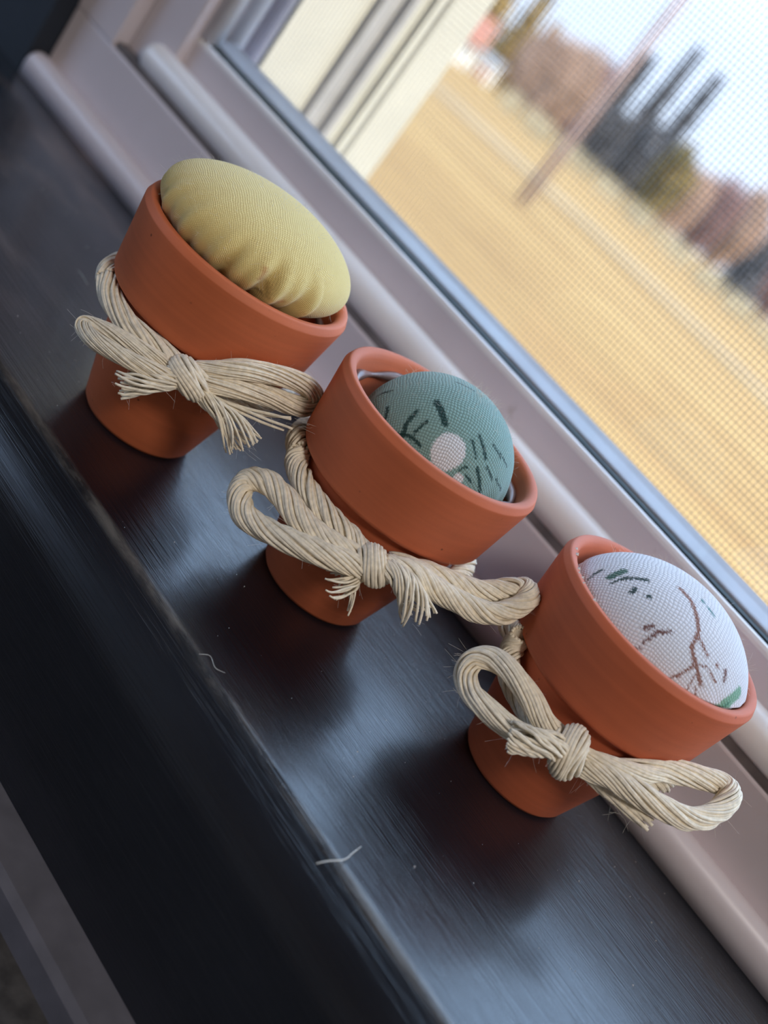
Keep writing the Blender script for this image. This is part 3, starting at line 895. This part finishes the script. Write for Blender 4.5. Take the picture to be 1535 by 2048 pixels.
def crown(kind, h, w, n, seed, leaf):
    r_ = np.random.default_rng(seed)
    mb = MB()
    for _ in range(n):
        if kind == 'cone':
            t = r_.uniform(.06, 1) ** 1.0
            rr = w * (1 - t) ** .85 * (.75 + .25 * math.sin(t * 40)) * math.sqrt(r_.uniform(.05, 1)) + .04
            a = r_.uniform(0, 6.283)
            p = Vector((rr * math.cos(a), rr * math.sin(a), t * h))
        else:
            d = Vector(r_.normal(0, 1, 3)).normalized() * (r_.uniform(.1, 1) ** .4)
            lump = 1 + .25 * math.sin(3 * d.x + seed) * math.cos(4 * d.y + seed)
            p = Vector((d.x * w * lump, d.y * w * lump, h * .56 + d.z * h * .46 * lump))
        s = leaf * r_.uniform(.5, 1.4)
        u = Vector(r_.normal(0, 1, 3)).normalized(); q = u.orthogonal().normalized()
        if kind == 'bare':
            u = Vector((r_.normal(0, .35), r_.normal(0, .35), 1)).normalized(); q = u.orthogonal().normalized()
            mb.add([p - q * s * .10, p + q * s * .10, p + u * s * 1.8], [(0, 1, 2)])
        else:
            mb.add([p - u * s, p - q * s * .5, p + u * s, p + q * s * .6], [(0, 1, 2, 3)])
    return mb

def tree(name, label, az, d, top_el, w, kind, mat, seed, n=900, leaf=.5, group='trees along the far edge of the field', cat='tree'):
    base = polar(az, d)
    h = (CAM.z + d * math.tan(math.radians(top_el))) - base.z
    root = empty(name, base)
    tag(root, label, cat, group)
    crown(kind, h, w, n, seed, leaf).build('crown', M['fol'][mat], root)
    mb = MB()
    r_ = random.Random(seed)
    lean = r_.uniform(-.03, .03) * h
    mb.tube([(0, 0, -.3), (lean * .4, 0, h * .3), (lean, 0, h * .85)], [.022 * h, .016 * h, .004 * h], 7)
    for k in range(7):
        t = .25 + .09 * k; a = k * 2.4; L = h * .28 * (1.1 - t)
        mb.tube([(lean * t, 0, h * t), (lean * t + math.cos(a) * L, math.sin(a) * L, h * t + L * (.3 if kind == 'cone' else .9))], [.007 * h, .002 * h], 5)
    mb.build('trunk', M['bark'], root, True)
    return root
tree('larch', 'tall gold-brown larch beside the window casing, behind the farmhouse', -36.6, 101, 0.2, 2.21, 'cone', 'gold', 3, 1400, 0.55)
tree('larch', 'gold-brown larch right of the white shed', -35.0, 108.5, -1.0, 2.08, 'cone', 'gold', 4, 1400, 0.5)
tree('larch', 'lower gold-brown larch at the right end of the larch row', -33.9, 116, -1.9, 1.9500000000000002, 'cone', 'gold', 5, 1200, 0.5)
tree('bare_tree', 'bushy bare brown tree right of the larches', -33.2, 101, -2.6, 2.2, 'bare', 'bare', 6, 2600, 0.9)
tree('bare_tree', 'bushy bare brown tree left of the utility pole', -32.0, 108.5, -2.3, 2.3, 'bare', 'bare', 7, 2600, 0.9)
tree('bare_tree', 'plum-brown bare tree just behind the utility pole', -30.9, 116, -2.2, 1.9, 'bare', 'plum', 8, 2600, 0.9)
tree('spruce', 'narrow dark spruce right beside the utility pole', -29.9, 101, -0.5, 1.8199999999999998, 'cone', 'dark', 9, 1800, 0.5)
tree('spruce', 'tallest dark spruce, right of the pole', -28.5, 122, 0.95, 1.9500000000000002, 'cone', 'dark', 10, 2000, 0.5)
tree('spruce', 'dark spruce with pointed top, rightmost of the tall spruces', -27.1, 109, 0.65, 1.7550000000000001, 'cone', 'dark', 11, 1800, 0.5)
tree('spruce', 'low broad dark spruce in front of the tall spruces', -29.4, 95, -2.9, 1.3, 'round', 'dark', 12, 1600, 0.5)
tree('spruce', 'low broad dark spruce below the tallest spruce', -27.9, 100, -2.6, 1.3, 'round', 'dark', 13, 1600, 0.5)
tree('olive_shrub', 'rounded olive-brown tree right of the spruces', -26.0, 95, -2.4, 1.45, 'round', 'olive', 14, 1800, 0.45)
tree('bare_tree', 'low bare brown tree right of the olive one', -25.0, 101, -3.1, 1.6, 'bare', 'bare', 15, 2400, 0.8)
tree('bare_tree', 'broad bare brown tree under the gap of sky', -23.6, 108.5, -2.7, 2.0, 'bare', 'plum', 16, 2600, 0.9)
tree('bare_tree', 'tall bare brown tree near the right edge of the view', -22.2, 116, -2.1, 2.0, 'bare', 'bare', 17, 2600, 0.9)
tree('spruce', 'dark evergreen at the right edge of the view', -20.6, 101, -2.5, 2.08, 'cone', 'dark', 18, 1500, 0.5)
tree('bare_tree', 'bare plum-brown tree at the far right edge of the view', -19.2, 108.5, -2.6, 2.2, 'bare', 'plum', 19, 2600, 0.9)

# reeds along the field edge
mb = MB()
for _ in range(5200):
    az = nrg.uniform(-34, -14); d = nrg.uniform(78, 90)
    if math.sin(az * 3.1) + math.sin(az * 7.3) < -.6: continue
    p = polar(az, d)
    h = nrg.uniform(.5, 1.5); w = nrg.uniform(.03, .08); lx = nrg.normal(0, .15)
    mb.add([p + Vector((-w, 0, 0)), p + Vector((w, 0, 0)), p + Vector((lx, 0, h))], [(0, 1, 2)])
tag(mb.build('reeds', M['straw']), 'pale straw reeds along the far edge of the field', 'reeds', kind='stuff')

# telephone pole
pb = polar(-30.5, 33.5)
root = empty('utility_pole', pb)
tag(root, 'tall weathered wooden utility pole standing in the golden field', 'pole')
mb = MB(); mb.tube([(0, 0, -.3), (.02, 0, 4), (.05, 0, 9.6)], [.15, .135, .11], 12); mb.build('shaft', M['pole'], root, True)
mb = MB(); mb.box(-1.1, 1.2, -.16, -.05, 8.9, 9.05); mb.build('crossarm', M['pole'], root)
for x in (-1.0, -.45, .55, 1.1):
    mb = MB(); mb.tube([(x, -.1, 9.05), (x, -.1, 9.15), (x, -.1, 9.22)], [.03, .05, .03], 8); mb.build('insulator', M['greyext'], root)
mb = MB(); mb.tube([(.30, .10, 0.02), (.16, .04, 3.2), (.08, 0, 7.8)], .022, 5); mb.build('guy_wire', M['bark'], root)

# house and shed beyond the field
M['hwall'] = simple('white_siding', (.72, .68, .60), .8, .06, 1)
M['hroof'] = simple('red_brown_roof', (.30, .11, .06), .8, .2, 1)
M['hwin'] = simple('dark_panes', (.05, .06, .07), .2, .1, 1)
hb = polar(-38.3, 92)
root = empty('farmhouse', hb); root.rotation_euler.z = math.radians(38)
tag(root, 'white farmhouse with red-brown roof beyond the field', 'house')
mb = MB(); mb.box(-3.4, 3.4, -2.5, 2.5, -.5, 1.75); mb.add([(-3.4, -2.5, 1.75), (-3.4, 2.5, 1.75), (-3.4, 0, 3.2), (3.4, -2.5, 1.75), (3.4, 2.5, 1.75), (3.4, 0, 3.2)], [(0, 2, 1), (3, 4, 5)])
mb.build('wall', M['hwall'], root)
mb = MB()
mb.add([(-3.8, -2.9, 1.55), (3.8, -2.9, 1.55), (3.8, 0, 3.25), (-3.8, 0, 3.25), (-3.8, -2.9, 1.70), (3.8, -2.9, 1.70), (3.8, 0, 3.42), (-3.8, 0, 3.42)], [(0,3,2,1),(4,5,6,7),(0,1,5,4),(1,2,6,5),(3,0,4,7)])
mb.add([(-3.8, 2.9, 1.55), (3.8, 2.9, 1.55), (3.8, 0, 3.25), (-3.8, 0, 3.25), (-3.8, 2.9, 1.70), (3.8, 2.9, 1.70), (3.8, 0, 3.42), (-3.8, 0, 3.42)], [(0,1,2,3),(4,7,6,5),(0,4,5,1),(1,5,6,2),(3,7,4,0)])
mb.build('roof', M['hroof'], root)
for x in (-2.0, .2, 2.2):
    mb = MB(); mb.box(x - .4, x + .4, -2.56, -2.5, .3, 1.2); mb.build('window', M['hwin'], root)
mb = MB(); mb.box(3.4, 3.46, -1.1, .6, -.4, 1.3); mb.build('door', M['hwin'], root)
sb = polar(-35.35, 97)
root = empty('shed', sb); root.rotation_euler.z = math.radians(30)
tag(root, 'small white shed at the field edge near the farmhouse', 'shed')
mb = MB(); mb.box(-.95, .95, -.8, .8, -.4, 1.35); mb.build('wall', M['hwall'], root)
mb = MB(); mb.add([(-1.1, -1.0, 1.30), (1.1, -1.0, 1.30), (1.1, 1.0, 1.55), (-1.1, 1.0, 1.55), (-1.1, -1.0, 1.42), (1.1, -1.0, 1.42), (1.1, 1.0, 1.67), (-1.1, 1.0, 1.67)], [(0,3,2,1),(4,5,6,7),(0,1,5,4),(1,2,6,5),(2,3,7,6),(3,0,4,7)])
mb.build('roof', M['greyext'], root)
mb = MB(); mb.box(-.35, .35, -.84, -.8, -.3, .9); mb.build('door', M['hroof'], root)
